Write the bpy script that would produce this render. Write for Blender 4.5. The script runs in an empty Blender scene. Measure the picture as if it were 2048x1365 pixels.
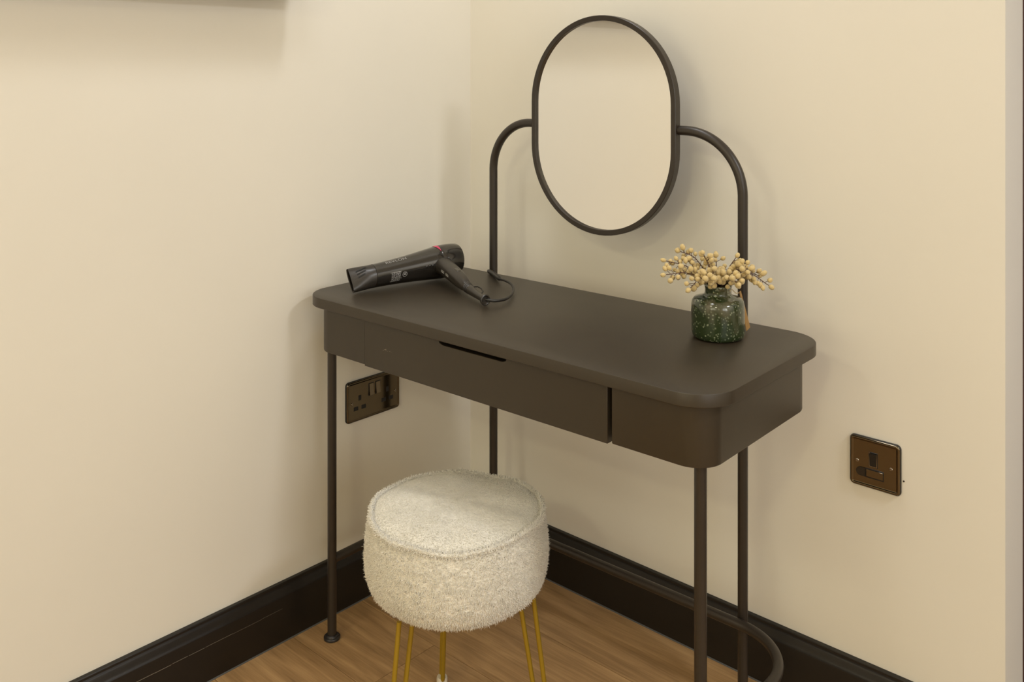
import bpy, bmesh, math, random
import numpy as np
from mathutils import Vector, Matrix

random.seed(7)
rng = np.random.default_rng(7)
PI = math.pi
scene = bpy.context.scene
COL = scene.collection

# ------------------------------------------------------------------ camera
cam_d = bpy.data.cameras.new('camera')
cam = bpy.data.objects.new('camera', cam_d)
COL.objects.link(cam)
FPX = 1862.25
cam_d.sensor_fit = 'HORIZONTAL'
cam_d.sensor_width = 36.0
cam_d.lens = FPX / 2048 * 36.0
cam_d.shift_y = -(682.5 - 136.8) / 2048
cam_d.clip_start = 0.05
CAM = Vector((1.75297, -1.76034, 1.25))
YAW = 0.73879
cam.location = CAM
cam.rotation_euler = (PI / 2, 0, YAW)
scene.camera = cam

# ------------------------------------------------------------------ world and lights
world = bpy.data.worlds.new('world')
scene.world = world
world.use_nodes = True
world.node_tree.nodes['Background'].inputs[0].default_value = (1.0, 0.86, 0.66, 1)
world.node_tree.nodes['Background'].inputs[1].default_value = 0.05

WARM = (1.0, 0.845, 0.60)


def downlight(name, loc, power, size, color=WARM, target=None):
    d = bpy.data.lights.new(name, 'AREA')
    d.shape = 'DISK'
    d.size = size
    d.energy = power
    d.color = color
    o = bpy.data.objects.new(name, d)
    o.location = loc
    COL.objects.link(o)
    if target is not None:
        o.rotation_euler = (Vector(target) - Vector(loc)).to_track_quat('-Z', 'Y').to_euler()
    return o


downlight('ceiling_light_room', (1.95, -3.45, 2.37), 20, 0.24, color=(1.0, 0.91, 0.58))
downlight('fill_light_side', (0.6, -3.0, 2.37), 10, 0.45, color=(1.0, 0.93, 0.70))  # added fill lamp, lifts the left part of the back wall
downlight('ceiling_light_door', (2.90, -0.50, 2.37), 27, 0.40, color=(0.955, 0.97, 1.0))
downlight('ceiling_light_corner', (0.70, -1.05, 2.37), 3.2, 0.50, color=(0.955, 0.97, 0.99))
downlight('ceiling_light_desk', (0.56, -0.44, 2.37), 4.8, 0.22, color=(0.955, 0.97, 0.99))
# added soft fill at the right-hand wall, behind the camera's right shoulder
fill = bpy.data.lights.new('fill_area_right', 'AREA')
fill.shape = 'RECTANGLE'
fill.size, fill.size_y = 1.2, 1.4
fill.energy = 16
fill.color = (0.96, 0.97, 0.99)
fill_ob = bpy.data.objects.new('fill_area_right', fill)
fill_ob.location = (3.66, -2.0, 1.4)
fill_ob.rotation_euler = (0, PI / 2, 0)
COL.objects.link(fill_ob)
fill2 = bpy.data.lights.new('fill_area_front', 'AREA')  # second added fill, at the front wall behind the camera
fill2.shape = 'RECTANGLE'
fill2.size, fill2.size_y = 1.4, 1.2
fill2.energy = 12
fill2.color = (1.0, 0.92, 0.68)
fill2_ob = bpy.data.objects.new('fill_area_front', fill2)
fill2_ob.location = (1.3, -4.26, 1.4)
fill2_ob.rotation_euler = (PI / 2, 0, 0)
COL.objects.link(fill2_ob)

vs = scene.view_settings
vs.view_transform = 'Standard'
vs.look = 'None'
vs.gamma = 1.0
vs.use_curve_mapping = False
vs.exposure = 0.08

# ------------------------------------------------------------------ materials


def new_mat(name):
    m = bpy.data.materials.new(name)
    m.use_nodes = True
    nt = m.node_tree
    return m, nt, nt.nodes['Principled BSDF']


def mat(name, col, rough=0.5, metal=0.0, spec=0.5, coat=0.0, bump=None, vary=None, sheen=0.0):
    m, nt, b = new_mat(name)
    b.inputs['Base Color'].default_value = (*col, 1)
    b.inputs['Roughness'].default_value = rough
    b.inputs['Metallic'].default_value = metal
    b.inputs['Specular IOR Level'].default_value = spec
    b.inputs['Coat Weight'].default_value = coat
    b.inputs['Coat Roughness'].default_value = 0.06
    b.inputs['Sheen Weight'].default_value = sheen
    tc = nt.nodes.new('ShaderNodeTexCoord')
    if vary:
        sc, amt = vary
        n = nt.nodes.new('ShaderNodeTexNoise')
        n.inputs['Scale'].default_value = sc
        n.inputs['Detail'].default_value = 4
        nt.links.new(tc.outputs['Object'], n.inputs['Vector'])
        r = nt.nodes.new('ShaderNodeValToRGB')
        lo = tuple(c * (1 - amt) for c in col)
        hi = tuple(min(1, c * (1 + amt)) for c in col)
        r.color_ramp.elements[0].position = 0.3
        r.color_ramp.elements[1].position = 0.7
        r.color_ramp.elements[0].color = (*lo, 1)
        r.color_ramp.elements[1].color = (*hi, 1)
        nt.links.new(n.outputs['Fac'], r.inputs['Fac'])
        nt.links.new(r.outputs['Color'], b.inputs['Base Color'])
    if bump:
        sc, st, dist = bump
        n = nt.nodes.new('ShaderNodeTexNoise')
        n.inputs['Scale'].default_value = sc
        n.inputs['Detail'].default_value = 5
        nt.links.new(tc.outputs['Object'], n.inputs['Vector'])
        bp = nt.nodes.new('ShaderNodeBump')
        bp.inputs['Strength'].default_value = st
        bp.inputs['Distance'].default_value = dist
        nt.links.new(n.outputs['Fac'], bp.inputs['Height'])
        nt.links.new(bp.outputs['Normal'], b.inputs['Normal'])
    return m


M = {}
M['wall'] = mat('wall_paint', (0.785, 0.750, 0.662), 0.62, spec=0.3, bump=(7, 0.03, 0.01), vary=(2.2, 0.012))
M['ceiling'] = mat('ceiling_paint', (0.82, 0.79, 0.72), 0.8)
M['base'] = mat('skirting_gloss', (0.0095, 0.0072, 0.0056), 0.36, spec=0.45, bump=(35, 0.08, 0.003))
M['seal'] = mat('floor_sealant', (0.085, 0.085, 0.082), 0.5)
M['crack'] = mat('paint_crack', (0.20, 0.175, 0.14), 0.7)
M['desk'] = mat('desk_lacquer', (0.0365, 0.0270, 0.0160), 0.42, spec=0.5, vary=(14, 0.05), bump=(420, 0.05, 0.0006))
M['tube'] = mat('desk_tube', (0.0270, 0.0200, 0.0142), 0.38, spec=0.5)
M['inner'] = mat('drawer_inside', (0.012, 0.010, 0.008), 0.7)
M['mirror'] = mat('mirror_glass', (0.90, 0.90, 0.885), 0.015, metal=1.0)
M['scratch'] = mat('lacquer_scratch', (0.26, 0.22, 0.16), 0.5)
M['rubber'] = mat('rubber_foot', (0.020, 0.018, 0.018), 0.30, spec=0.6)
M['gold'] = mat('gold_paint', (0.36, 0.235, 0.016), 0.36, metal=0.35, spec=0.5)
M['cap'] = mat('foot_cap', (0.62, 0.56, 0.45), 0.3)
M['fleece'] = mat('fleece', (0.88, 0.84, 0.75), 0.95, spec=0.1, sheen=0.25, bump=(260, 0.9, 0.004), vary=(60, 0.05))
M['pile'] = mat('fleece_pile', (0.905, 0.865, 0.775), 0.95, spec=0.1, sheen=0.2)
M['nickel'] = mat('black_nickel', (0.152, 0.124, 0.086), 0.09, metal=1.0)
M['nickel_lo'] = mat('black_nickel_dark', (0.030, 0.024, 0.018), 0.25, metal=0.4)
M['rocker'] = mat('rocker_nickel', (0.235, 0.20, 0.15), 0.22, metal=1.0)
M['black'] = mat('black_plastic', (0.008, 0.008, 0.008), 0.28)
M['hole'] = mat('pin_slot', (0.006, 0.006, 0.006), 0.6)
M['chrome'] = mat('dark_chrome', (0.34, 0.30, 0.25), 0.15, metal=1.0)
M['dryer'] = mat('dryer_gloss', (0.016, 0.0135, 0.011), 0.14, spec=0.6, coat=0.4)
M['dryer_satin'] = mat('dryer_satin', (0.030, 0.025, 0.020), 0.33, spec=0.55)
M['pink'] = mat('pink_accent', (0.62, 0.045, 0.13), 0.3)
M['print'] = mat('white_print', (0.40, 0.39, 0.38), 0.5)
M['cord'] = mat('cord_rubber', (0.016, 0.014, 0.012), 0.42)
M['twig'] = mat('twig', (0.085, 0.040, 0.026), 0.7)
M['bud'] = mat('bud', (0.66, 0.505, 0.235), 0.9, spec=0.15, vary=(130, 0.13), bump=(700, 0.5, 0.001), sheen=0.3)
M['tag'] = mat('kraft_tag', (0.36, 0.20, 0.06), 0.7)
M['string'] = mat('tag_string', (0.65, 0.50, 0.26), 0.8)
M['door'] = mat('door_wood', (0.055, 0.018, 0.013), 0.45, vary=(20, 0.2))
M['tv'] = mat('tv_plastic', (0.012, 0.012, 0.012), 0.3)
M['dark_dot'] = mat('nail_hole', (0.03, 0.02, 0.012), 0.8)


def glaze():
    m, nt, b = new_mat('green_glaze')
    L = nt.links
    tc = nt.nodes.new('ShaderNodeTexCoord')
    # dark green with brown-grey reactive runs
    n1 = nt.nodes.new('ShaderNodeTexNoise'); n1.inputs['Scale'].default_value = 26; n1.inputs['Detail'].default_value = 5
    mp = nt.nodes.new('ShaderNodeMapping'); mp.inputs['Scale'].default_value = (1.0, 1.0, 0.42)
    L.new(tc.outputs['Object'], mp.inputs['Vector']); L.new(mp.outputs['Vector'], n1.inputs['Vector'])
    sp = nt.nodes.new('ShaderNodeSeparateXYZ'); L.new(tc.outputs['Object'], sp.inputs['Vector'])
    mr = nt.nodes.new('ShaderNodeMapRange'); mr.inputs[1].default_value = 0.0; mr.inputs[2].default_value = 0.09
    mr.inputs[3].default_value = -0.10; mr.inputs[4].default_value = 0.16
    L.new(sp.outputs['Z'], mr.inputs[0])
    ad = nt.nodes.new('ShaderNodeMath'); ad.operation = 'ADD'
    L.new(n1.outputs['Fac'], ad.inputs[0]); L.new(mr.outputs[0], ad.inputs[1])
    r1 = nt.nodes.new('ShaderNodeValToRGB')
    e = r1.color_ramp.elements
    e[0].position = 0.58; e[0].color = (0.018, 0.032, 0.008, 1)
    e[1].position = 0.82; e[1].color = (0.125, 0.108, 0.070, 1)
    L.new(ad.outputs[0], r1.inputs['Fac'])
    # pale speckles
    v = nt.nodes.new('ShaderNodeTexVoronoi'); v.inputs['Scale'].default_value = 185
    L.new(tc.outputs['Object'], v.inputs['Vector'])
    n2 = nt.nodes.new('ShaderNodeTexNoise'); n2.inputs['Scale'].default_value = 55
    L.new(tc.outputs['Object'], n2.inputs['Vector'])
    r2 = nt.nodes.new('ShaderNodeValToRGB')
    r2.color_ramp.elements[0].position = 0.20; r2.color_ramp.elements[0].color = (1, 1, 1, 1)
    r2.color_ramp.elements[1].position = 0.36; r2.color_ramp.elements[1].color = (0, 0, 0, 1)
    L.new(v.outputs['Distance'], r2.inputs['Fac'])
    r3 = nt.nodes.new('ShaderNodeValToRGB')
    r3.color_ramp.elements[0].position = 0.36; r3.color_ramp.elements[1].position = 0.54
    L.new(n2.outputs['Fac'], r3.inputs['Fac'])
    mu = nt.nodes.new('ShaderNodeMath'); mu.operation = 'MULTIPLY'
    L.new(r2.outputs['Color'], mu.inputs[0]); L.new(r3.outputs['Color'], mu.inputs[1])
    mx = nt.nodes.new('ShaderNodeMix'); mx.data_type = 'RGBA'
    L.new(mu.outputs[0], mx.inputs['Factor'])
    L.new(r1.outputs['Color'], mx.inputs['A'])
    mx.inputs['B'].default_value = (0.20, 0.22, 0.14, 1)
    L.new(mx.outputs['Result'], b.inputs['Base Color'])
    b.inputs['Roughness'].default_value = 0.16
    b.inputs['Coat Weight'].default_value = 0.6
    b.inputs['Coat Roughness'].default_value = 0.05
    n3 = nt.nodes.new('ShaderNodeTexNoise'); n3.inputs['Scale'].default_value = 60
    L.new(tc.outputs['Object'], n3.inputs['Vector'])
    bp = nt.nodes.new('ShaderNodeBump'); bp.inputs['Strength'].default_value = 0.25; bp.inputs['Distance'].default_value = 0.003
    L.new(n3.outputs['Fac'], bp.inputs['Height']); L.new(bp.outputs['Normal'], b.inputs['Normal'])
    return m


def oak(i):
    m, nt, b = new_mat('oak_plank_%d' % i)
    L = nt.links
    tc = nt.nodes.new('ShaderNodeTexCoord')
    mp = nt.nodes.new('ShaderNodeMapping')
    mp.inputs['Location'].default_value = (i * 3.7, i * 1.3, 0)
    mp.inputs['Scale'].default_value = (1.3, 11, 1)
    L.new(tc.outputs['Object'], mp.inputs['Vector'])
    n = nt.nodes.new('ShaderNodeTexNoise'); n.inputs['Scale'].default_value = 3.2; n.inputs['Detail'].default_value = 8
    n.inputs['Distortion'].default_value = 0.6
    L.new(mp.outputs['Vector'], n.inputs['Vector'])
    mp2 = nt.nodes.new('ShaderNodeMapping'); mp2.inputs['Scale'].default_value = (5, 130, 1)
    mp2.inputs['Location'].default_value = (i * 1.7, i * 0.6, 0)
    L.new(tc.outputs['Object'], mp2.inputs['Vector'])
    n2 = nt.nodes.new('ShaderNodeTexNoise'); n2.inputs['Scale'].default_value = 2.0; n2.inputs['Detail'].default_value = 4
    L.new(mp2.outputs['Vector'], n2.inputs['Vector'])
    mix = nt.nodes.new('ShaderNodeMix'); mix.data_type = 'FLOAT'
    mix.inputs['Factor'].default_value = 0.34
    L.new(n.outputs['Fac'], mix.inputs['A']); L.new(n2.outputs['Fac'], mix.inputs['B'])
    r = nt.nodes.new('ShaderNodeValToRGB')
    k = (1.0, 0.93, 1.06, 0.97)[i % 4]
    e = r.color_ramp.elements
    e[0].position = 0.30; e[0].color = (0.234 * k, 0.132 * k, 0.053 * k, 1)
    e[1].position = 0.70; e[1].color = (0.547 * k, 0.340 * k, 0.157 * k, 1)
    x = e.new(0.5); x.color = (0.391 * k, 0.231 * k, 0.100 * k, 1)
    L.new(mix.outputs['Result'], r.inputs['Fac'])
    L.new(r.outputs['Color'], b.inputs['Base Color'])
    b.inputs['Roughness'].default_value = 0.48
    bp = nt.nodes.new('ShaderNodeBump'); bp.inputs['Strength'].default_value = 0.12; bp.inputs['Distance'].default_value = 0.002
    L.new(n2.outputs['Fac'], bp.inputs['Height']); L.new(bp.outputs['Normal'], b.inputs['Normal'])
    return m


M['glaze'] = glaze()
OAK = [oak(i) for i in range(4)]

# ------------------------------------------------------------------ helpers


def make(name, verts, faces, m, parent=None, smooth=35):
    me = bpy.data.meshes.new(name)
    me.from_pydata([tuple(v) for v in verts], [], [tuple(f) for f in faces])
    bm = bmesh.new(); bm.from_mesh(me)
    bmesh.ops.remove_doubles(bm, verts=bm.verts, dist=1e-6)
    bmesh.ops.recalc_face_normals(bm, faces=bm.faces)
    bm.to_mesh(me); bm.free()
    me.materials.append(m if not isinstance(m, str) else M[m])
    if smooth:
        me.shade_smooth()
        me.set_sharp_from_angle(angle=math.radians(smooth))
    o = bpy.data.objects.new(name, me)
    COL.objects.link(o)
    if parent is not None:
        o.parent = parent
    return o


def empty(name, loc, rz=0.0):
    o = bpy.data.objects.new(name, None)
    o.empty_display_size = 0.05
    o.location = loc
    o.rotation_euler = (0, 0, rz)
    COL.objects.link(o)
    return o


def tag(o, label=None, cat=None, group=None, kind=None):
    if label: o['label'] = label
    if cat: o['category'] = cat
    if group: o['group'] = group
    if kind: o['kind'] = kind
    return o


class MB:
    """collects verts and faces of one mesh"""
    def __init__(s): s.v = []; s.f = []

    def add(s, v, f):
        n = len(s.v); s.v += [tuple(x) for x in v]; s.f += [tuple(i + n for i in q) for q in f]
        return s

    def box(s, x0, x1, y0, y1, z0, z1):
        v = [(x, y, z) for z in (z0, z1) for y in (y0, y1) for x in (x0, x1)]
        return s.add(v, [(0, 2, 3, 1), (4, 5, 7, 6), (0, 1, 5, 4), (2, 6, 7, 3), (0, 4, 6, 2), (1, 3, 7, 5)])

    def loft(s, rings, cap=True, closed=True):
        n = len(rings[0]); v = [q for r in rings for q in r]; f = []
        for i in range(len(rings) - 1):
            for j in range(n if closed else n - 1):
                k = (j + 1) % n
                f.append((i * n + j, i * n + k, (i + 1) * n + k, (i + 1) * n + j))
        if cap:
            f.append(tuple(range(n))); f.append(tuple((len(rings) - 1) * n + j for j in range(n)))
        return s.add(v, f)

    def tube(s, path, rad, n=20, cap=True):
        P = [Vector(q) for q in path]
        if not hasattr(rad, '__len__'): rad = [rad] * len(P)
        t = [(P[min(i + 1, len(P) - 1)] - P[max(i - 1, 0)]).normalized() for i in range(len(P))]
        up = Vector((0, 0, 1)) if abs(t[0].z) < 0.9 else Vector((1, 0, 0))
        a = t[0].cross(up).normalized(); rings = []
        for i in range(len(P)):
            a = (a - t[i] * a.dot(t[i])).normalized(); b = t[i].cross(a)
            rings.append([P[i] + (a * math.cos(2 * PI * k / n) + b * math.sin(2 * PI * k / n)) * rad[i] for k in range(n)])
        return s.loft(rings, cap)

    def lathe(s, prof, n=48, cap=True, c=(0, 0, 0)):
        return s.loft([[(c[0] + r * math.cos(2 * PI * k / n), c[1] + r * math.sin(2 * PI * k / n), c[2] + z) for k in range(n)] for r, z in prof], cap)

    def build(s, name, m, parent=None, smooth=35): return make(name, s.v, s.f, m, parent, smooth)


def arc(c, r, a0, a1, n, f):
    """points f(c0 + r cos a, c1 + r sin a)"""
    return [f(c[0] + r * math.cos(a0 + (a1 - a0) * i / n), c[1] + r * math.sin(a0 + (a1 - a0) * i / n)) for i in range(n + 1)]


def corner_poly(x0, x1, y0, y1, rs, n=10):
    """ccw rectangle with a radius per corner: (x0,y0),(x1,y0),(x1,y1),(x0,y1)"""
    out = []
    for (cx, cy, sx, sy, a), r in zip(((x0, y0, 1, 1, PI), (x1, y0, -1, 1, 1.5 * PI), (x1, y1, -1, -1, 0), (x0, y1, 1, -1, 0.5 * PI)), rs):
        if r <= 1e-6: out += [(cx, cy)] * (n + 1)
        else: out += arc((cx + sx * r, cy + sy * r), r, a, a + PI / 2, n, lambda p, q: (p, q))
    return out


def slab(mb, x0, x1, y0, y1, rs, layers, n=10):
    """layers: (inset, z)"""
    rings = []
    for ins, z in layers:
        p = corner_poly(x0 + ins, x1 - ins, y0 + ins, y1 - ins, [max(r - ins, 0) if r > 0 else 0 for r in rs], n)
        rings.append([(a, b, z) for a, b in p])
    return mb.loft(rings)


# ------------------------------------------------------------------ the room
H_ROOM = 2.42
XR, YF = 3.7, -4.3
DX0, DX1, REVEAL = 1.3005, 2.12, 0.112

MB().box(-0.1, 0, YF, 0.1, 0, H_ROOM).build('wall_left', 'wall', smooth=0)
wb = MB().box(0, DX0, 0, REVEAL, 0, H_ROOM).build('wall_back', 'wall', smooth=0)
MB().box(DX1, XR, 0, REVEAL, 0, H_ROOM).build('wall_back_beyond_door', 'wall', smooth=0)
MB().box(DX0, DX1, 0, REVEAL, 2.06, H_ROOM).build('wall_above_door', 'wall', smooth=0)
MB().box(XR, XR + 0.1, YF, 0.1, 0, H_ROOM).build('wall_right', 'wall', smooth=0)
MB().box(-0.1, XR + 0.1, YF - 0.1, YF, 0, H_ROOM).build('wall_front', 'wall', smooth=0)
MB().box(-0.1, XR + 0.1, YF - 0.1, 0.2, H_ROOM, H_ROOM + 0.08).build('ceiling', 'ceiling', smooth=0)
dr = MB().box(DX0 - 0.02, DX1 + 0.02, REVEAL + 0.001, REVEAL + 0.041, 0.004, 2.055).build('door_1', 'door', smooth=0)
MB().lathe([(0.0, 0), (0.022, 0), (0.022, 0.006), (0.009, 0.010), (0.009, 0.035), (0.024, 0.045), (0.026, 0.058), (0.018, 0.066), (0, 0.067)], 24, cap=False).build('door_knob', 'chrome', dr)
kn = dr.children[0]; kn.location = (DX1 - 0.08, REVEAL, 1.0); kn.rotation_euler = (PI / 2, 0, 0)
for n in ('wall_left', 'wall_back', 'wall_back_beyond_door', 'wall_above_door', 'wall_right', 'wall_front', 'ceiling', 'door_1'):
    tag(bpy.data.objects[n], kind='structure')
# invented windows added round the two fill lamps, behind and beside the camera
M['frame'] = mat('added_frame_white', (0.78, 0.76, 0.72), 0.4)
M['pane'] = mat('added_pane', (0.75, 0.76, 0.74), 0.15)


def added_window(name, f, hw, hh, zc):
    """f(along, depth, z) -> world point; depth grows into the room"""
    def bar(nm, a0, a1, z0, z1, d0, d1, m, parent):
        mb = MB().box(a0, a1, d0, d1, z0, z1); mb.v = [f(*q) for q in mb.v]
        return mb.build(nm, m, parent, smooth=0)
    w = bar(name, -hw, hw, zc - hh, zc + hh, 0.001, 0.008, 'pane', None)
    for a0, a1, z0, z1 in ((-hw - 0.06, -hw, zc - hh, zc + hh), (hw, hw + 0.06, zc - hh, zc + hh), (-0.02, 0.02, zc - hh, zc + hh),
                           (-hw - 0.06, hw + 0.06, zc + hh, zc + hh + 0.06), (-hw - 0.06, hw + 0.06, zc - hh - 0.06, zc - hh)):
        bar('added_frame', a0, a1, z0, z1, 0.001, 0.030, 'frame', w)
    tag(w, kind='structure')


added_window('added_window_1', lambda a, d, z: (XR - d, -2.0 + a, z), 0.70, 0.60, 1.4)
added_window('added_window_2', lambda a, d, z: (1.3 + a, YF + d, z), 0.70, 0.60, 1.4)
# small dark nail hole beside the switch plate
nh = MB().lathe([(0, 0), (0.0016, 0), (0.0016, 0.0008), (0, 0.0010)], 12, cap=False).build('nail_hole', 'dark_dot', wb)
nh.location = (1.1294, -0.0001, 0.486); nh.rotation_euler = (PI / 2, 0, 0)

# floor: oak planks laid along the back wall
fl = MB().box(-0.02, XR, YF, 0.12, -0.05, -0.0025).build('floor', mat('floor_gap', (0.05, 0.032, 0.016), 0.8), smooth=0)
tag(fl, kind='structure')
PW, PL = 0.1895, 1.22
plank_mesh = []
for i in range(4):
    mb = MB(); g = 0.0006
    slab(mb, g, PL - g, g, PW - g, (0, 0, 0, 0), [(0, -0.0025), (0, -0.0007), (0.0007, 0)], n=1)
    o = mb.build('plank', OAK[i], fl, smooth=0); plank_mesh.append(o.data); bpy.data.objects.remove(o)
row = 0
y = -0.0035
while y > -2.6:
    x = -0.02 - (0.0, 0.52, 0.93, 0.31)[row % 4]
    while x < 2.4:
        o = bpy.data.objects.new('plank', plank_mesh[rng.integers(4)])
        o.location = (x, y - PW, 0); o.parent = fl; COL.objects.link(o)
        x += PL
    y -= PW; row += 1
# the rest of the floor out of view
MB().box(-0.02, XR, YF, y, -0.0025, 0).build('plank_field', OAK[0], fl, smooth=0)
MB().box(2.4 + 1.2, XR, y, 0.0, -0.0025, 0).build('plank_field', OAK[1], fl, smooth=0)

# skirting boards (profile: thickness, height)
PROF = [(0.0, 0.0), (0.0200, 0.0), (0.0200, 0.0955), (0.0194, 0.0982), (0.0172, 0.1003), (0.0156, 0.1035), (0.0142, 0.1080), (0.0126, 0.1125), (0.0110, 0.1158), (0.0096, 0.1168),
        (0.0092, 0.1212), (0.0080, 0.1227), (0.0, 0.1230)]
mb = MB().loft([[(t, y_ - (0 if y_ < -1 else t), z) for t, z in PROF] for y_ in (YF, 0.0)])
bl = mb.build('baseboard_left', 'base', smooth=30)
mb = MB().loft([[(x_ + (t if x_ < 1 else 0), -t, z) for t, z in PROF] for x_ in (0.0, DX0)])
bb = mb.build('baseboard_back', 'base', smooth=30)
tag(bl, kind='structure'); tag(bb, kind='structure')
MB().loft([[(0.0200, y_, 0.0), (0.0220, y_, 0.0), (0.0216, y_, 0.0014), (0.0200, y_, 0.0024)] for y_ in (YF, -0.0232)]).build('floor_sealant', 'seal', bl, smooth=0)
MB().loft([[(x_, -0.0200, 0.0), (x_, -0.0220, 0.0), (x_, -0.0216, 0.0014), (x_, -0.0200, 0.0024)] for x_ in (0.0232, DX0)]).build('floor_sealant', 'seal', bb, smooth=0)
# cracked paint line on the left board
mb = MB()
yy = -0.60
while yy > -1.15:
    ln = random.uniform(0.03, 0.09); w = 0.00010 + 0.00032 * min(1, max(0, (-yy - 0.62) / 0.25))
    z0 = 0.0735 + 0.0004 * math.sin(yy * 60)
    mb.box(0.0199, 0.0203, yy - ln, yy, z0 - w, z0 + w); yy -= ln + random.uniform(0, 0.006)
mb.build('paint_crack', 'crack', bl, smooth=0)
# flat screen mounted high on the left wall (casts the shadow at the top left)
tv = empty('television', (0.0, -1.087, 1.405))
mb = MB(); slab(mb, -0.52, 0.52, 0.0, 0.60, (0.008,) * 4, [(0.002, 0.040), (0, 0.044), (0, 0.076), (0.002, 0.080)], n=4)
mb.v = [(z_, x_, y_) for x_, y_, z_ in mb.v]
mb.build('housing', 'tv', tv)
MB().box(0.080, 0.0805, -0.51, 0.51, 0.016, 0.59).build('screen', 'black', tv, smooth=0)
MB().box(0.0005, 0.040, -0.2, 0.2, 0.15, 0.45).build('wall_bracket', 'tv', tv, smooth=0)
tag(tv, 'flat black television high on the left wall, casting a shadow below it', 'television')

# ------------------------------------------------------------------ dressing table (local u along the wall, v towards it)
TH = 0.023385
UC, VC = 0.5305, -0.356
ct, st = math.cos(TH), math.sin(TH)


def W(u, v, z=0.0): return Vector((u * ct - v * st, u * st + v * ct, z))


desk = empty('dressing_table', W(UC, VC), TH)
tag(desk, 'dark brown dressing table with thin tube legs, one drawer and oval mirror', 'dressing table')


def Q(u, v, z): return (u - UC, v - VC, z)


U0, U1, V0, V1, HT, HB = 0.0261, 1.0348, -0.5705, -0.1419, 0.7586, 0.7370
mb = MB()
slab(mb, U0 - UC, U1 - UC, V0 - VC, V1 - VC, (0.072,) * 4, [(0.0012, HB), (0, HB + 0.0012), (0, HT - 0.0016), (0.0005, HT - 0.0005), (0.0016, HT)], n=20)
mb.build('tabletop', 'desk', desk)
A0, A1, B0, B1, AZ = 0.0500, 1.0108, -0.5465, -0.165, 0.6360
AL, AR = 0.2175, 0.8375
lay = [(0.0025, AZ), (0.0007, AZ + 0.0007), (0, AZ + 0.0025), (0, HB)]


def block(name, x0, x1, y0, y1, rs, layers, inset_sides=True):
    mb = MB(); slab(mb, x0 - UC, x1 - UC, y0 - VC, y1 - VC, rs, layers, n=14)
    return mb.build(name, 'desk', desk)


block('apron_end', A0, AL, B0, B1, (0.048, 0, 0, 0.048), lay)
block('apron_end', AR, A1, B0, B1, (0, 0.048, 0.048, 0), lay)
block('apron_back', AL, AR, B1 - 0.018, B1, (0,) * 4, lay)
# drawer, pushed a little to the left so a gap shows on its right
D0, D1 = 0.2186, 0.8290
dz0, dz1 = 0.6345, HB - 0.0012
out = [(D0, dz0), (D1, dz0), (D1, dz1), (0.6125, dz1), (0.607, 0.7245), (0.5985, 0.7215), (0.4475, 0.7215), (0.438, 0.7245), (0.4325, dz1), (D0, dz1)]
mb = MB()
mb.loft([[Q(u, v, z) for u, z in out] for v in (-0.5475, -0.5285)])
df = mb.build('drawer_front', 'desk', desk, smooth=20)
bv = df.modifiers.new('bevel', 'BEVEL'); bv.width = 0.0008; bv.segments = 2; bv.limit_method = 'ANGLE'
mb = MB()
a, b_, c, d, z0, z1 = D0 + 0.016, D1 - 0.016, -0.5284, -0.20, 0.650, 0.712
for bx in ((a, b_, c, d, z0, z0 + 0.006), (a, a + 0.012, c, d, z0 + 0.006, z1), (b_ - 0.012, b_, c, d, z0 + 0.006, z1), (a + 0.012, b_ - 0.012, d - 0.012, d, z0 + 0.006, z1)):
    mb.box(bx[0] - UC, bx[1] - UC, bx[2] - VC, bx[3] - VC, bx[4], bx[5])
mb.build('drawer_box', 'inner', df, smooth=0)
# bevelled finger lip behind the cut-out
mb = MB()
mb.loft([[Q(u, -0.5470, 0.7200), Q(u, -0.5290, 0.7200), Q(u, -0.5290, 0.7130), Q(u, -0.5360, 0.7130)] for u in (0.4475, 0.5985)])
mb.build('finger_lip', 'desk', df, smooth=0)
# small scuff on the drawer front
mb = MB()
for (u, z, lx, lz) in ((0.2800, 0.6795, 0.006, 0.0009), (0.2835, 0.6785, 0.003, 0.0006), (0.2755, 0.6778, 0.0035, 0.0007), (0.2945, 0.6790, 0.004, 0.0004), (0.2995, 0.6786, 0.002, 0.0005), (0.2885, 0.6782, 0.002, 0.0004)):
    mb.add([Q(u, -0.54775, z), Q(u + lx, -0.54775, z + lx * 0.35), Q(u + lx, -0.54775, z + lz + lx * 0.35), Q(u, -0.54775, z + lz)], [(0, 1, 2, 3)])
mb.build('scuff', 'scratch', df, smooth=0)

TR = 0.0098


def foot(parent, u, v):
    mb = MB(); mb.lathe([(0, 0.0), (0.0165, 0.0), (0.0180, 0.0015), (0.0180, 0.0050), (0.0172, 0.0062), (0.0145, 0.0070), (0.0135, 0.0098), (0.0118, 0.0110), (0.0, 0.0110)], 32, cap=False, c=Q(u, v, 0))
    mb.build('foot', 'rubber', parent)


UL, UR, VL = 0.0757, 0.9852, -0.5197
for u in (UL, UR):
    mb = MB().tube([Q(u, VL, 0.008), Q(u, VL, AZ + 0.004)], TR, 24)
    lg = mb.build('leg', 'tube', desk)
    foot(lg, u, VL)
PL_, PR_, VP = 0.2023, 0.8587, -0.1325
ZA, RA = 1.1233, 0.122
UM = 0.5305
for u, s in ((PL_, 1), (PR_, -1)):
    pts = [Q(u, VP, 0.008), Q(u, VP, 0.4), Q(u, VP, 0.8)]
    for k in range(25):
        t = PI / 2 * k / 24
        pts.append(Q(u + s * RA * (1 - math.cos(t)), VP - 0.0075 * (k / 24), ZA - RA + RA * math.sin(t)))
    pts.append(Q(UM - s * 0.1880, VP - 0.0078, ZA))
    po = MB().tube(pts, TR, 24).build('mirror_post', 'tube', desk)
    foot(po, u, VP)
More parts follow.
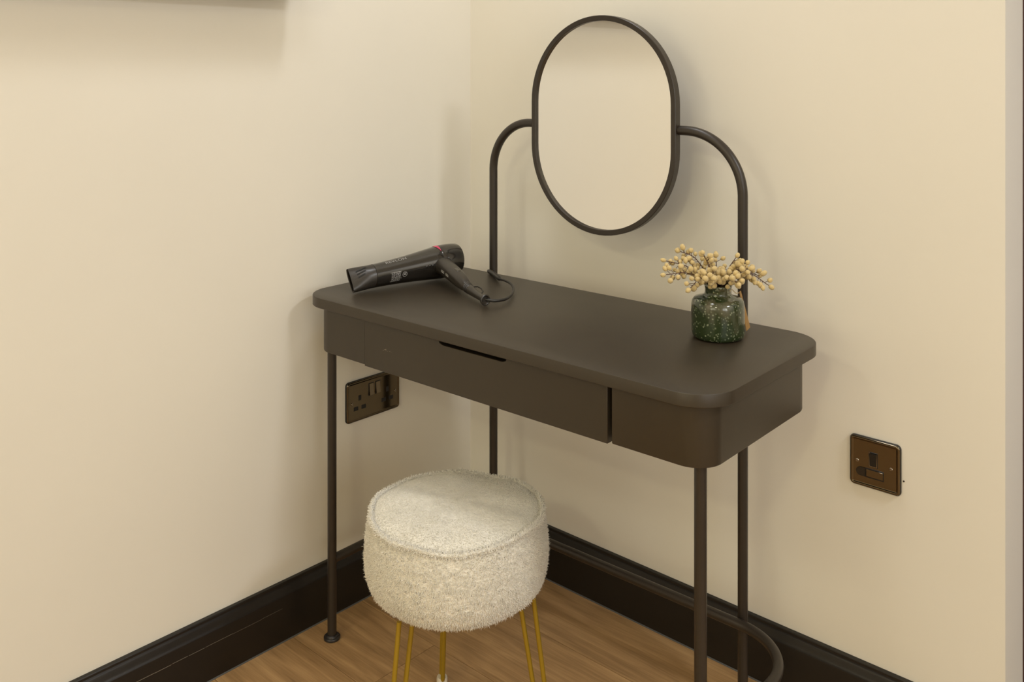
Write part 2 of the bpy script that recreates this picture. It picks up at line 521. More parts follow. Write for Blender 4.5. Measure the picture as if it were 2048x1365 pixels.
# foot rail: rounded U from front leg to front leg, in front of the posts
ZR, VR, RR = 0.1735, -0.1523, 0.120
pts = [Q(UR, VL + 0.004, ZR), Q(UR, VR - RR - 0.10, ZR)]
pts += arc((UR - RR, VR - RR), RR, 0, PI / 2, 20, lambda p, q: Q(p, q, ZR))
pts += arc((UL + RR, VR - RR), RR, PI / 2, PI, 20, lambda p, q: Q(p, q, ZR))
pts += [Q(UL, VR - RR - 0.10, ZR), Q(UL, VL + 0.004, ZR)]
MB().tube(pts, TR, 24).build('foot_rail', 'tube', desk)


def stadium(hw, hh, n=40):
    """ccw outline in (u, z) about the mirror centre"""
    p = [(hw * math.cos(a), (hh - hw) + hw * math.sin(a)) for a in [PI * i / n for i in range(n + 1)]]
    return p + [(hw * math.cos(a), -(hh - hw) + hw * math.sin(a)) for a in [PI + PI * i / n for i in range(n + 1)]]


MW, MH, ZM = 0.1905, 0.2385, 1.1268
VF, VBK = -0.1548, -0.1370
rings = []
for ins, v in ((0.0, VBK), (0.0, VF + 0.001), (0.001, VF), (0.0108, VF), (0.0116, VF + 0.0008), (0.0116, VF + 0.0075), (0.0116, VBK), (0.0, VBK)):
    rings.append([Q(UM + a, v, ZM + b) for a, b in stadium(MW - ins, MH - ins)])
mf = MB().loft(rings, cap=False).build('mirror_frame', 'tube', desk, smooth=40)
p1 = stadium(MW - 0.0117, MH - 0.0117)
MB().loft([[Q(UM + a, v, ZM + b) for a, b in p1] for v in (VF + 0.0062, VF + 0.0100)]).build('mirror_glass', 'mirror', mf)
MB().loft([[Q(UM + a, v, ZM + b) for a, b in p1] for v in (VF + 0.0104, VBK - 0.001)]).build('back_panel', 'inner', mf)

# ------------------------------------------------------------------ stool
Fv = Vector((-math.sin(YAW), math.cos(YAW), 0)); Rv = Vector((math.cos(YAW), math.sin(YAW), 0))


def from_cam(depth, lat): p = CAM + Fv * depth + Rv * lat; return Vector((p.x, p.y, 0))


stool = empty('stool', from_cam(1.73, -0.1022))
tag(stool, 'round cream fleece stool on thin gold hairpin legs in front of dressing table', 'stool')
SIDE = [(0.0, 0.284), (0.10, 0.284), (0.128, 0.287), (0.147, 0.296), (0.159, 0.311), (0.1655, 0.332), (0.1675, 0.355), (0.1668, 0.380), (0.1640, 0.405), (0.1595, 0.424), (0.1570, 0.4285)]
TOP = [(0.1560, 0.4285), (0.150, 0.4335), (0.135, 0.4390), (0.11, 0.4435), (0.07, 0.4468), (0.03, 0.4478), (0.0, 0.4480)]


def wob(a): return 0.0028 * math.sin(2 * a + 0.6) + 0.0018 * math.sin(5 * a + 1.9) + 0.0010 * math.sin(9 * a)


def lathe_w(prof, n=96):
    rings = []
    for r, z in prof:
        k = max(0, min(1, (z - 0.36) / 0.07)) * min(1, r / 0.15)
        rings.append([((r + 0.4 * wob(a + 2) * min(1, r / .15)) * math.cos(a), (r + 0.4 * wob(a + 2) * min(1, r / .15)) * math.sin(a), z + wob(a) * k) for a in [2 * PI * i / n for i in range(n)]])
    return rings


cush = MB().loft(lathe_w(SIDE), cap=False).build('seat_side', 'fleece', stool, smooth=60)
seat = MB().loft(lathe_w(TOP), cap=False).build('seat_top', 'fleece', stool, smooth=60)
pth = []
for i in range(97):
    a = 2 * PI * i / 96
    r = 0.1578 + 0.4 * wob(a + 2)
    pth.append((r * math.cos(a), r * math.sin(a), 0.4305 + wob(a)))
pip = MB().tube(pth, 0.0036, 10, cap=False).build('piping', 'fleece', stool, smooth=60)


def pile(name, prof, count, parent, length, extra_pts=None):
    """short curly tufts standing on a surface of revolution, one joined mesh"""
    P = np.array(prof)
    seg = np.hypot(np.diff(P[:, 0]), np.diff(P[:, 1])); area = seg * (P[:-1, 0] + P[1:, 0]) / 2
    cdf = np.cumsum(area) / area.sum()
    k = np.searchsorted(cdf, rng.random(count)); t = rng.random(count)
    r = P[k, 0] * (1 - t) + P[k + 1, 0] * t; z = P[k, 1] * (1 - t) + P[k + 1, 1] * t
    a = rng.random(count) * 2 * PI
    dr_, dz_ = (P[k + 1, 0] - P[k, 0]), (P[k + 1, 1] - P[k, 1])
    nr, nz = dz_ / seg[k], -dr_ / seg[k]
    w = 0.0028 * np.sin(2 * a + 0.6) + 0.0018 * np.sin(5 * a + 1.9) + 0.0010 * np.sin(9 * a)
    w2 = 0.4 * (0.0028 * np.sin(2 * (a + 2) + 0.6) + 0.0018 * np.sin(5 * (a + 2) + 1.9) + 0.0010 * np.sin(9 * (a + 2))) * np.minimum(1, r / .15)
    kk = np.clip((z - 0.36) / 0.07, 0, 1) * np.minimum(1, r / 0.15)
    base = np.stack([(r + w2) * np.cos(a), (r + w2) * np.sin(a), z + w * kk], 1)
    nrm = np.stack([nr * np.cos(a), nr * np.sin(a), nz], 1)
    L = length * (0.6 + 0.8 * rng.random((count, 1)))
    j1 = rng.normal(size=(count, 3)); j2 = rng.normal(size=(count, 3))
    sd = np.cross(nrm, j1); sd /= np.linalg.norm(sd, axis=1, keepdims=True)
    td = np.cross(nrm, sd)
    wd = 0.00060 * (0.7 + 0.6 * rng.random((count, 1)))
    mid = base + nrm * L * 0.62 + j2 * L * 0.17
    tip = mid + nrm * L * 0.30 + rng.normal(size=(count, 3)) * L * 0.32
    b0 = base - nrm * 0.0006
    vs_ = np.stack([b0 + sd * wd, b0 - sd * wd * 0.5 + td * wd * 0.87, b0 - sd * wd * 0.5 - td * wd * 0.87,
                    mid + sd * wd * 0.8, mid - sd * wd * 0.4 + td * wd * 0.7, mid - sd * wd * 0.4 - td * wd * 0.7, tip], 1).reshape(-1, 3)
    off = (np.arange(count) * 7)[:, None, None]
    q = np.array([[0, 1, 4, 3], [1, 2, 5, 4], [2, 0, 3, 5]])[None] + off
    tr = np.array([[3, 4, 6], [4, 5, 6], [5, 3, 6]])[None] + off
    loops = np.concatenate([q.reshape(count, -1), tr.reshape(count, -1)], 1).ravel()
    starts_one = np.array([0, 4, 8, 12, 15, 18]); starts = (starts_one[None] + (np.arange(count) * 21)[:, None]).ravel()
    me = bpy.data.meshes.new(name)
    me.vertices.add(len(vs_)); me.vertices.foreach_set('co', vs_.astype(np.float32).ravel())
    me.loops.add(len(loops)); me.loops.foreach_set('vertex_index', loops.astype(np.int32))
    me.polygons.add(len(starts)); me.polygons.foreach_set('loop_start', starts.astype(np.int32))
    me.update(calc_edges=True); me.validate()
    me.shade_smooth()
    me.materials.append(M['pile'])
    o = bpy.data.objects.new(name, me); COL.objects.link(o); o.parent = parent
    o['kind'] = 'stuff'
    return o


pile('fleece_pile', SIDE[2:], 42000, cush, 0.0034)
pile('fleece_pile', TOP[::-1], 24000, seat, 0.0026)
pile('fleece_pile', [(0.1535, 0.4300), (0.1565, 0.4345), (0.1600, 0.4345), (0.1625, 0.4300), (0.1605, 0.4262)][::-1], 6000, pip, 0.0032)
ang_front = math.atan2(-Fv.y, -Fv.x)                    # from the stool towards the camera
for i, dd in enumerate((74, -38, 194)):
    aa = ang_front + math.radians(dd)                     # ccw is to the viewer's right
    er = Vector((math.cos(aa), math.sin(aa), 0)); ez = Vector((0, 0, 1))
    def hp(r, z): return er * r + ez * z
    rb = (0.0090, 0.0115, 0.0090)[i]; rf = (0.1745, 0.1745, 0.164)[i]
    pts = [hp((0.119, 0.116, 0.112)[i], 0.290)]
    cx, cz = rf, rb + 0.0095
    pts += [hp(cx - rb * math.cos(t), cz - rb * math.sin(t)) for t in [PI * k / 12 for k in range(13)]]
    pts.append(hp((0.146, 0.151, 0.139)[i], 0.292))
    lg = MB().tube(pts, 0.0044, 14).build('leg', 'gold', stool, smooth=60)
    MB().lathe([(0, 0.0), (0.0095, 0.0), (0.0112, 0.003), (0.0112, 0.012), (0.0100, 0.016), (0.0, 0.0165)], 20, cap=False, c=hp(rf, 0)).build('foot', 'cap', lg, smooth=50)

# ------------------------------------------------------------------ wall plates
def plate_shape(w, h, parent, name='plate'):
    mb = MB()
    slab(mb, -w / 2, w / 2, -h / 2, h / 2, (0.0085,) * 4, [(0.0006, 0.0), (0, 0.0006), (0, 0.0048), (0.0008, 0.0056), (0.0012, 0.0056)], n=8)
    mb.build('black_base', 'black', parent, smooth=50)  # black base slab, shows as a dark edge round the plate
    mb = MB()
    slab(mb, -w / 2, w / 2, -h / 2, h / 2, (0.0085,) * 4, [(0.0009, 0.0054), (0.0011, 0.0062), (0.0020, 0.0073), (0.0034, 0.0079), (0.0050, 0.0079), (0.0062, 0.0072), (0.0068, 0.0066), (0.0085, 0.0066)], n=8)
    return mb.build(name, 'nickel', parent, smooth=50)


def rbox(w, h, z0, z1, x, y, r=0.001, bev=0.0004):
    mb = MB(); slab(mb, x - w / 2, x + w / 2, y - h / 2, y + h / 2, (r,) * 4, [(0, z0), (0, z1 - bev), (bev, z1)], n=4); return mb


def screw(parent, x, y):
    s = MB().lathe([(0, 0.0064), (0.0034, 0.0064), (0.0034, 0.0072), (0.0026, 0.0080), (0.0, 0.0082)], 20, cap=False, c=(x, y, 0)).build('screw', 'chrome', parent)
    MB().box(x - 0.0026, x + 0.0026, y - 0.0004, y + 0.0004, 0.0078, 0.00832).build('slot', 'hole', s, smooth=0)


FZ = 0.0066


def rocker(parent, x, y, w, h, body, tiltsign=1):
    fr = rbox(w + 0.0042, h + 0.0042, FZ - 0.0004, FZ + 0.0006, x, y, 0.001).build('rocker_surround', 'black', parent)
    mb = MB()
    a, b_ = (0.0042, 0.0014) if tiltsign > 0 else (0.0014, 0.0042)
    mb.loft([[(xx, y - h / 2, FZ), (xx, y + h / 2, FZ), (xx, y + h / 2, FZ + b_), (xx, y, FZ + 0.0024), (xx, y - h / 2, FZ + a)] for xx in (x - w / 2, x + w / 2)])
    return mb.build('rocker', body, parent, smooth=20)


# double socket on the left wall: local x runs towards the room corner's right-hand reader (image right = +y), normal +x
ds = empty('double_socket', (0.0, -0.3342, 0.4655))
ds.rotation_euler = (PI / 2, 0, PI / 2)
tag(ds, 'black nickel double power socket on left wall under the dressing table', 'socket')
plate_shape(0.1620, 0.0960, ds)
for x in (-0.0075, 0.0125):
    rocker(ds, x - 0.001, 0.0185, 0.0125, 0.0265, 'rocker', 1)
for cx in (-0.0445, 0.0395):
    rbox(0.0085, 0.0125, FZ - 0.0004, FZ + 0.0004, cx + 0.002, 0.0062, 0.0006).build('pin_hole', 'hole', ds)
    for sx in (-1, 1):
        rbox(0.0135, 0.0095, FZ - 0.0004, FZ + 0.0004, cx + 0.002 + sx * 0.0115, -0.0172, 0.0006).build('pin_hole', 'hole', ds)
screw(ds, -0.0655, -0.004); screw(ds, 0.0655, -0.004)

# fused switch plate on the back wall
fs = empty('switch_plate', (1.0778, 0.0, 0.5038))
fs.rotation_euler = (PI / 2, 0, 0)
tag(fs, 'square black nickel fused switch plate on the wall right of the dressing table', 'switch')
plate_shape(0.0955, 0.0945, fs)
rocker(fs, -0.0025, 0.0080, 0.0130, 0.0240, 'black', -1)
MB().loft([[(x_ + sx * 0, y_, z_) for x_, y_ in ((-0.0101, -0.0051), (0.0051, -0.0051), (0.0051, 0.0211), (-0.0101, 0.0211))] for sx, z_ in ((0, FZ + 0.0006), (0, FZ + 0.0010))]).build('rocker_trim', 'chrome', fs, smooth=0)
rbox(0.0350, 0.0185, FZ - 0.0004, FZ + 0.0006, 0.0000, -0.0185, 0.0005).build('fuse_surround', 'black', fs)
rbox(0.0310, 0.0135, FZ, FZ + 0.0016, 0.0003, -0.0185, 0.0005).build('fuse_carrier', 'nickel', fs)
mb = MB()
mb.loft([[(x, y_, z) for x, y_ in [(-0.0175, -0.0270), (-0.0175, -0.0105)] + [(-0.0265 + 0.0085 * math.cos(a), -0.0188 + 0.0083 * math.sin(a)) for a in [PI / 2 + PI * k / 12 for k in range(13)]]] for z in (FZ - 0.0004, FZ + 0.0012)])
mb.build('flex_outlet', 'nickel_lo', fs, smooth=50)
screw(fs, -0.0330, 0.0), screw(fs, 0.0305, 0.0)

# ------------------------------------------------------------------ hair dryer lying on its side
NZ = Vector((0.108, -0.496)); EX = Vector((0.2254, 0.9743)); EY = Vector((0.9743, -0.2254))
ang = math.atan2(EX.y, EX.x) + TH
root = W(NZ.x, NZ.y, HT)
dry = empty('hair_dryer', root, ang)
tag(dry, 'glossy black hair dryer lying on its side on the dressing table', 'hair dryer')
# local frame: x along the body from nozzle to rear, handle towards -y, z up


def zax(s): return 0.0262 + 0.0165 * s / 0.276


def ring(s, a, b, tilt, n=40, e=2.0, zc=None, yc=0.0, flip=1):
    out = []
    for k in range(n):
        t = 2 * PI * k / n; c, d = math.cos(t), math.sin(t)
        p = a * math.copysign(abs(c) ** (2 / e), c); q = b * math.copysign(abs(d) ** (2 / e), d)
        y_ = p * math.cos(tilt) - q * math.sin(tilt); z_ = p * math.sin(tilt) + q * math.cos(tilt)
        out.append((s, yc + y_, (zax(s) if zc is None else zc) + z_))
    return out


TL = math.radians(-36)
nzr = [ring(0.050, 0.0205, 0.0205, TL), ring(0.012, 0.0105, 0.0225, TL, e=2.6), ring(0.001, 0.0052, 0.0262, TL, e=3.2),
       ring(0.000, 0.0068, 0.0278, TL, e=3.2), ring(0.012, 0.0128, 0.0272, TL, e=2.8), ring(0.026, 0.0195, 0.0264, TL, e=2.3), ring(0.040, 0.0240, 0.0258, TL), ring(0.0535, 0.0256, 0.0256, TL), ring(0.0535, 0.0205, 0.0205, TL)]
nz = MB().loft(nzr, cap=False).build('nozzle', 'dryer_satin', dry, smooth=50)
MB().loft([ring(0.046, 0.0204, 0.0204, TL), ring(0.0475, 0.0204, 0.0204, TL)]).build('nozzle_inner', 'hole', nz)


BODY = [(0.0545, 0.0250), (0.0552, 0.0258), (0.075, 0.0264), (0.10, 0.0275), (0.13, 0.0293), (0.16, 0.0317), (0.185, 0.0341), (0.205, 0.0362), (0.2195, 0.0378), (0.2205, 0.0374), (0.2215, 0.0379),
        (0.235, 0.0383), (0.250, 0.0378), (0.264, 0.0364), (0.2735, 0.0348), (0.2765, 0.0334), (0.2765, 0.0300), (0.2720, 0.0290), (0.2710, 0.0)]


def brad(s):
    for (s0, r0), (s1, r1) in zip(BODY, BODY[1:]):
        if s0 <= s <= s1 and s1 > s0: return r0 + (r1 - r0) * (s - s0) / (s1 - s0)
    return 0.03


body = MB().loft([ring(s, max(r, 1e-4), max(r, 1e-4), 0, 48) for s, r in BODY], cap=False).add([], []).build('body', 'dryer', dry, smooth=30)
# rear grille bars
mb = MB()
for k in range(-3, 4):
    hw = math.sqrt(max(0, 0.0285 ** 2 - (k * 0.008) ** 2))
    mb.box(0.2715, 0.2745, -hw, hw, zax(0.27) + k * 0.008 - 0.0012, zax(0.27) + k * 0.008 + 0.0012)
mb.build('rear_grille', 'dryer_satin', body, smooth=0)


def on_body(s, phi, lift=0.0004):
    """phi from the handle side (-y) upwards"""
    r = brad(s) + lift
    return (s, -r * math.cos(phi), zax(s) + r * math.sin(phi))


# three slots on the nozzle
def nozzle_patch(name, quads, m, parent, lift):
    mb = MB()
    for q in quads: mb.add(q, [(0, 1, 2, 3)])
    return mb.build(name, m, parent, smooth=0)


def nozzle_pt(s, w, lift=0.0005):
    """flat face of the nozzle towards the viewer: s along, w along the slit direction"""
    hs = np.interp(s, [0, 0.012, 0.026, 0.040, 0.0535], [0.0068, 0.0128, 0.0195, 0.0240, 0.0256])
    hl = np.interp(s, [0, 0.012, 0.026, 0.040, 0.0535], [0.0278, 0.0272, 0.0264, 0.0258, 0.0256])
    e = float(np.interp(s, [0, 0.012, 0.026, 0.040], [3.2, 2.8, 2.3, 2.0]))
    p = -hs * max(0.0, 1 - abs(w / hl) ** e) ** (1 / e) - lift
    return (s, p * math.cos(TL) - w * math.sin(TL), zax(s) + p * math.sin(TL) + w * math.cos(TL))


for k in range(3):
    w0 = 0.0125 - k * 0.0072
    s0, s1 = 0.012 + 0.0010 * k, 0.035 - 0.003 * k
    mb = MB(); pr = None; rowp = []
    for i in range(7):
        t = i / 6; s = s0 + (s1 - s0) * t; w = w0 + 0.0035 * t
        rowp.append((nozzle_pt(s, w - 0.0014, 0.0012), nozzle_pt(s, w + 0.0014, 0.0012)))
    v = [q for rp in rowp for q in rp]
    mb.add(v, [(2 * i, 2 * i + 2, 2 * i + 3, 2 * i + 1) for i in range(6)])
    mb.build('vent_slot', 'hole', nz, smooth=0)
# pink wedge on the seam ring
mb = MB(); v = []
N = 14
for i in range(N + 1):
    ph = math.radians(52 + (128 - 52) * i / N); hw = 0.0052 * min(1, (i + 0.15) / 6) * (1 if i < 9 else max(0.1, (N - i) / 6))
    v += [on_body(0.2200 - hw, ph, 0.0006), on_body(0.2200 + hw * 0.55, ph, 0.0006)]
mb.add(v, [(2 * i, 2 * i + 1, 2 * i + 3, 2 * i + 2) for i in range(N)])
mb.build('pink_accent', 'pink', body, smooth=50)


def text_mesh(txt, size):
    cu = bpy.data.curves.new('t', 'FONT'); cu.body = txt; cu.size = size; cu.space_character = 1.12; cu.resolution_u = 3
    ob = bpy.data.objects.new('t', cu); COL.objects.link(ob)
    dg = bpy.context.evaluated_depsgraph_get(); dg.update()
    me = ob.evaluated_get(dg).to_mesh()
    v = [tuple(q.co) for q in me.vertices]; f = [tuple(q.vertices) for q in me.polygons]
    ob.evaluated_get(dg).to_mesh_clear()
    bpy.data.objects.remove(ob); bpy.data.curves.remove(cu)
    return v, f


# brand lettering near the top edge of the barrel
v, f = text_mesh('REVLON', 0.0105)
wd = max(q[0] for q in v)
S0 = 0.082; LEN = 0.052
make('lettering', [on_body(S0 + q[0] / wd * LEN, math.radians(62) + q[1] / 0.0285, 0.0004) for q in v], f, 'print', body, smooth=0)
# rating print: frame, bars and the round mark
mb = MB()


def pr(s0, s1, p0, p1):
    n = 3; v = []
    for i in range(n + 1):
        s = s0 + (s1 - s0) * i / n; v += [on_body(s, p0, 0.0004), on_body(s, p1, 0.0004)]
    mb.add(v, [(2 * i, 2 * i + 2, 2 * i + 3, 2 * i + 1) for i in range(n)])


SP, dp = 0.0865, math.radians(1)
lo, hi = math.radians(-34), math.radians(12)
pr(SP, SP + 0.0006, lo, hi); pr(SP + 0.026, SP + 0.0266, lo + 0.2, hi); pr(SP, SP + 0.026, hi - 0.02, hi); pr(SP, SP + 0.022, lo, lo + 0.02)
for i in range(9):
    p0 = lo + 0.05 + i * 0.085
    s = SP + 0.002
    while s < SP + 0.024:
        l = random.uniform(0.0012, 0.005)
        pr(s, min(s + l, SP + 0.025), p0, p0 + random.choice((0.025, 0.032, 0.045)))
        s += l + random.uniform(0.0006, 0.0014)
for k in range(16):
    a0, a1 = 2 * PI * k / 16, 2 * PI * (k + 1) / 16
    c0, cp = SP + 0.0345, math.radians(-6)
    q = [(0.0058 * math.cos(a0), 0.0058 * math.sin(a0)), (0.0058 * math.cos(a1), 0.0058 * math.sin(a1)), (0.0050 * math.cos(a1), 0.0050 * math.sin(a1)), (0.0050 * math.cos(a0), 0.0050 * math.sin(a0))]
    mb.add([on_body(c0 + x, cp + y_ / 0.029, 0.0004) for x, y_ in q], [(0, 1, 2, 3)])
pr(SP + 0.0315, SP + 0.0375, math.radians(-8), math.radians(-5)); pr(SP + 0.0318, SP + 0.0372, math.radians(-2), math.radians(0.5))
mb.build('rating_print', 'print', body, smooth=0)
# small glossy button ridge on the barrel
mb = MB()
for k in range(3):
    c = on_body(0.176 + k * 0.0075, math.radians(8), -0.0006)
    mb.lathe([(0, -0.001), (0.0030, -0.001), (0.0027, 0.0012), (0.0014, 0.0020), (0, 0.0022)], 16, cap=False, c=(0, 0, 0))
    n = 16 * 5
    for i in range(len(mb.v) - n, len(mb.v)):
        x, y_, z_ = mb.v[i]; mb.v[i] = (c[0] + x, c[1] - z_, c[2] + y_)
mb.build('button_ridge', 'dryer', body, smooth=50)

# handle: loft along -y
HD = [(0.010, 0.0225, 0.0200, 0.0385), (0.035, 0.0215, 0.0190, 0.0375), (0.060, 0.0200, 0.0180, 0.0350), (0.085, 0.0190, 0.0172, 0.0318), (0.110, 0.0182, 0.0162, 0.0280), (0.130, 0.0168, 0.0150, 0.0245),
      (0.145, 0.0140, 0.0130, 0.0215), (0.152, 0.0118, 0.0115, 0.0200), (0.155, 0.0100, 0.0100, 0.0190)]
KY = 1.094


def SHF(y_): return 0.222 - 0.046 * max(0.0, y_ - 0.02) / 0.248


SH = 0.222
HD = [(y_ * KY, a, b_, z_) for y_, a, b_, z_ in HD]
rings = []
for y_, a, b_, z_ in HD:
    rings.append([(SHF(y_) + a * math.copysign(abs(math.cos(t)) ** 0.85, math.cos(t)), -y_, z_ + b_ * math.copysign(abs(math.sin(t)) ** 0.85, math.sin(t))) for t in [2 * PI * k / 36 for k in range(36)]])
hd = MB().loft(rings).build('handle', 'dryer_satin', dry, smooth=50)
# switch on the handle and its small white print
mb = MB()
mb.loft([[(SHF(.107) - 0.0055, -0.107, z0), (SHF(.107) + 0.0055, -0.107, z0), (SHF(.125) + 0.0055, -0.125, z0 - 0.003), (SHF(.125) - 0.0055, -0.125, z0 - 0.003)] for z0 in (0.040, 0.0475)])
sw = mb.build('switch', 'dryer', hd, smooth=20)
bv = sw.modifiers.new('bevel', 'BEVEL'); bv.width = 0.0015; bv.segments = 2
mb = MB()
for y0 in (0.066, 0.090):
    yq = y0
    for k in range(4):
        l = random.uniform(0.002, 0.0034)
        for row_, hgt in ((0, 0.0022), (0.0034, 0.0016)):
            za = np.interp(yq, [h_[0] for h_ in HD], [h_[3] for h_ in HD]); ra = np.interp(yq, [h_[0] for h_ in HD], [h_[1] for h_ in HD])
            x0 = SHF(yq) - ra - 0.0006
            zb = za - 0.002 + row_
            mb.add([(x0, -yq, zb), (x0, -(yq + l), zb - l * 0.12), (x0, -(yq + l), zb - l * 0.12 + hgt), (x0, -yq, zb + hgt)], [(0, 1, 2, 3)])
        yq += l + 0.0012
mb.build('switch_print', 'print', hd, smooth=0)
# ribbed strain relief and flared boot
path, rad = [], []
for y_, r, z_ in ((0.154, 0.0090, 0.0190), (0.157, 0.0118, 0.0186), (0.159, 0.0118, 0.0183), (0.160, 0.0092, 0.0181), (0.162, 0.0112, 0.0178), (0.164, 0.0112, 0.0175), (0.165, 0.0086, 0.0173),
                  (0.167, 0.0106, 0.0170), (0.169, 0.0106, 0.0167), (0.170, 0.0082, 0.0165), (0.172, 0.0100, 0.0162), (0.176, 0.0096, 0.0157), (0.200, 0.0080, 0.0138), (0.228, 0.0070, 0.0126),
                  (0.236, 0.0080, 0.0124), (0.239, 0.0112, 0.0124), (0.245, 0.0118, 0.0124), (0.246, 0.0098, 0.0124), (0.242, 0.0060, 0.0124)):
    path.append((y_ * KY, z_)); rad.append(r)
mb = MB().loft([[(SHF(y_) + r * math.cos(t), -y_, z_ + r * math.sin(t)) for t in [2 * PI * k / 24 for k in range(24)]] for (y_, z_), r in zip(path, rad)])
mb.build('strain_relief', 'dryer_satin', hd, smooth=30)
# hanging loop beside the boot
MB().tube([(SHF(q_) + dx_, -q_, z_) for q_, dx_, z_ in ((0.186, 0.009, 0.021), (0.194, 0.0165, 0.022), (0.208, 0.019, 0.0205), (0.222, 0.0165, 0.0175), (0.230, 0.007, 0.0155))], 0.0014, 8).build('hanging_loop', 'cord', hd, smooth=60)

Rm = Matrix.Rotation(-ang, 4, 'Z')


def dl(u, v, z): return tuple(Rm @ (W(u, v, z) - root))


cordp = [(0.4169, -0.3729, 0.7690), (0.4232, -0.3567, 0.7676), (0.4209, -0.3336, 0.7666), (0.4074, -0.3021, 0.7670), (0.3836, -0.2682, 0.7690), (0.3551, -0.242, 0.7706), (0.3233, -0.2243, 0.7700), (0.2934, -0.2128, 0.7680)]
c0 = Vector((SHF(0.260), -0.260, 0.0124)); P = [c0] + [Vector(dl(*q)) for q in cordp]


def spline(P, n=8):
    P = [P[0] * 2 - P[1]] + P + [P[-1] * 2 - P[-2]]; out = []
    for i in range(1, len(P) - 2):
        for k in range(n):
            t = k / n; a, b, c, d = P[i - 1:i + 3]
            out.append(0.5 * ((2 * b) + (c - a) * t + (2 * a - 5 * b + 4 * c - d) * t * t + (3 * b - a - 3 * c + d) * t ** 3))
    return out + [P[-2]]


sp_ = spline(P)
MB().tube(sp_, [0.0036 - 0.0012 * i / (len(sp_) - 1) for i in range(len(sp_))], 12).build('cord', 'cord', dry, smooth=60)
sl = spline([Vector(dl(*q)) for q in ((0.2980, -0.2140, 0.7682), (0.2700, -0.1950, 0.7672), (0.2400, -0.1740, 0.7660), (0.2080, -0.1565, 0.7650))], 6)
MB().tube(sl, [0.0030, 0.0042] + [0.0052] * (len(sl) - 3) + [0.0040], 12).build('cord_sleeve', 'cord', dry, smooth=50)

# ------------------------------------------------------------------ vase
vw = W(0.8785, -0.2680, HT)
vase = empty('vase', vw)
tag(vase, 'squat green glazed bottle vase holding yellow sprigs on the dressing table', 'vase')
VPROF = [(0.0, 0.0), (0.036, 0.0), (0.0440, 0.0018), (0.0472, 0.0060), (0.0482, 0.013), (0.0478, 0.030), (0.0480, 0.048), (0.0478, 0.061), (0.0465, 0.0685), (0.0430, 0.0735), (0.0350, 0.0762), (0.0275, 0.0785),
         (0.0244, 0.0815), (0.0238, 0.0850), (0.0238, 0.0915), (0.0248, 0.0965), (0.0250, 0.0985), (0.0238, 0.1000), (0.0212, 0.0995), (0.0205, 0.0950), (0.0202, 0.0820), (0.0240, 0.0740), (0.040, 0.0640), (0.0415, 0.010), (0.0, 0.008)]
VPROF = [(r, z * 0.965) for r, z in VPROF]
mb = MB(); rings = []
for r, z in VPROF:
    rings.append([((r + 0.0005 * math.sin(3 * t + z * 60)) * math.cos(t) if r > 0 else 0, (r + 0.0005 * math.sin(3 * t + z * 60)) * math.sin(t) if r > 0 else 0, z) for t in [2 * PI * k / 64 for k in range(64)]])
mb.loft(rings, cap=False).build('pot', 'glaze', vase, smooth=50)
NECK = Vector((0, 0, 0.0965))
# string and kraft tag hanging behind on the right
tR, tF = Rv, Fv
ps = [tR * 0.018 - tF * 0.018 + Vector((0, 0, 0.088)), tR * 0.026 + tF * 0.004 + Vector((0, 0, 0.086)), tR * 0.036 + tF * 0.012 + Vector((0, 0, 0.077)), tR * 0.0465 + tF * 0.026 + Vector((0, 0, 0.075))]
st_ = MB().tube([tuple(q) for q in spline(ps, 6)], 0.0007, 6).build('string', 'string', vase, smooth=60)
a_ = tR * 0.0440 + tF * 0.020 + Vector((0, 0, 0.078)); b_ = tR * 0.0500 + tF * 0.034 + Vector((0, 0, 0.076))
c_ = tR * 0.0715 + tF * 0.050 + Vector((0, 0, 0.0035)); d_ = tR * 0.0590 + tF * 0.028 + Vector((0, 0, 0.0025))
nn = (b_ - a_).cross(d_ - a_).normalized() * 0.0004
MB().loft([[q + nn for q in (a_, b_, c_, d_)], [q - nn for q in (a_, b_, c_, d_)]]).build('hang_tag', 'tag', vase, smooth=0)

# ------------------------------------------------------------------ sprigs with fluffy buds: tip px offsets from the neck (right, up, depth)
bud_me = []
for k in range(3):
    bm = bmesh.new(); bmesh.ops.create_icosphere(bm, subdivisions=2, radius=1.0)
    for v_ in bm.verts:
        v_.co *= 1 + random.uniform(-0.07, 0.07)
        v_.co.z *= (1.0, 1.22, 1.4)[k]
        v_.co.x *= 1 - 0.12 * max(0, v_.co.z); v_.co.y *= 1 - 0.12 * max(0, v_.co.z)
    me = bpy.data.meshes.new('bud'); bm.to_mesh(me); bm.free(); me.shade_smooth(); me.materials.append(M['bud'])
    bud_me.append(me)

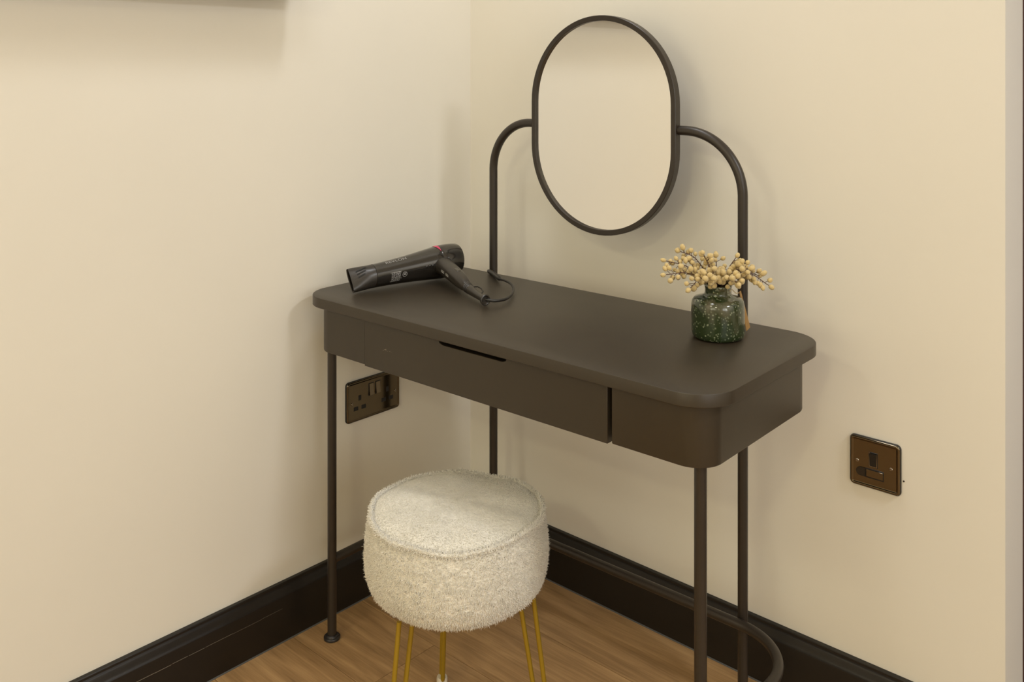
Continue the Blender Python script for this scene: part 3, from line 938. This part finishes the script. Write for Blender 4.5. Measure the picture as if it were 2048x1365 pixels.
SPR = [  # right m, up m, depth m, bend, buds, label
    (-0.0931, 0.0404, 0.010, 0.010, 21, 'yellow bud sprig in the vase, just above the farthest-left one'),
    (-0.0634, 0.0537, 0.030, 0.016, 20, 'yellow bud sprig in the vase reaching highest on the left'),
    (-0.0977, 0.0205, -0.015, 0.012, 21, 'yellow bud sprig in the vase reaching farthest left'),
    (-0.0596, 0.0028, -0.045, 0.018, 18, 'yellow bud sprig drooping low over the left shoulder of the vase'),
    (-0.0279, 0.0552, -0.010, 0.004, 17, 'yellow bud sprig in the vase, tallest and nearly upright one'),
    (0.0042, 0.0434, 0.035, -0.002, 15, 'short upright yellow bud sprig at the middle of the vase'),
    (0.0350, 0.0463, 0.010, 0.004, 18, 'yellow bud sprig in the vase, highest of the right-hand ones'),
    (0.0484, 0.0346, -0.030, 0.012, 17, 'yellow bud sprig in the vase in front of the right mirror post'),
    (0.0734, 0.0153, 0.005, 0.016, 18, 'yellow bud sprig in the vase, middle one of the right-hand fan'),
    (0.0875, 0.0021, -0.020, 0.022, 20, 'yellow bud sprig in the vase reaching farthest right'),
    (-0.0326, 0.0235, -0.055, 0.012, 17, 'yellow bud sprig in the vase leaning towards the viewer on the left'),
    (0.0217, 0.0139, -0.055, 0.014, 16, 'yellow bud sprig in the vase leaning towards the viewer on the right'),
]
BR = 0.0052
for (r_, u_, d_, bend, nb, lab) in SPR:
    base = vw + Vector((0, 0, 0.012)) + tR * (-r_ * 0.12) + tF * (-d_ * 0.1)
    neck = vw + Vector((0, 0, 0.0955)) + tR * max(-0.014, min(0.014, r_ * 0.16)) + tF * max(-0.013, min(0.013, d_ * 0.25))
    tip = vw + NECK + tR * r_ + tF * d_ + Vector((0, 0, u_))
    mid = (neck + tip) * 0.5 + Vector((0, 0, bend))
    sg = empty('bud_sprig', base)
    tag(sg, lab, 'flower sprig', 'yellow sprigs in the vase')
    ctrl = [base, (base + neck) * 0.5, neck, mid, tip]
    crv = spline([q - base for q in ctrl], 10)
    mb = MB().tube([tuple(q) for q in crv], [0.0013 - 0.0006 * i / (len(crv) - 1) for i in range(len(crv))], 6)
    buds = []
    for k in range(nb):
        t = 1.0 if k == nb - 1 else 0.52 + 0.45 * (k + random.uniform(-0.3, 0.3)) / (nb - 1)
        i = min(len(crv) - 2, int(t * (len(crv) - 1))); fr = t * (len(crv) - 1) - i
        p_ = crv[i].lerp(crv[i + 1], min(1, fr)); dirv = (crv[i + 1] - crv[i]).normalized()
        sd = Vector((random.gauss(0, 1), random.gauss(0, 1), random.gauss(0, 1))); sd = (sd - dirv * sd.dot(dirv)).normalized()
        od = (dirv * 0.55 + sd).normalized() if k < nb - 1 else dirv
        ln = random.uniform(0.0065, 0.0125) if k < nb - 1 else 0.003
        q_ = p_ + od * ln
        if (q_ + base - vw).z < 0.084 and (q_ + base - vw).xy.length < 0.05: q_.z += 0.012
        mb.tube([tuple(p_), tuple(q_)], 0.0005, 5)
        buds.append((q_, od))
    mb.build('stem', 'twig', sg, smooth=60)
    for k, (q_, od) in enumerate(buds):
        o = bpy.data.objects.new('bud', bud_me[random.choice((0, 0, 1, 1, 2))])
        o.parent = sg; o.location = q_ + od * 0.0025
        o.rotation_mode = 'QUATERNION'; o.rotation_quaternion = od.to_track_quat('Z', 'Y')
        s_ = BR * random.uniform(0.78, 1.12); o.scale = (s_, s_, s_)
        COL.objects.link(o)
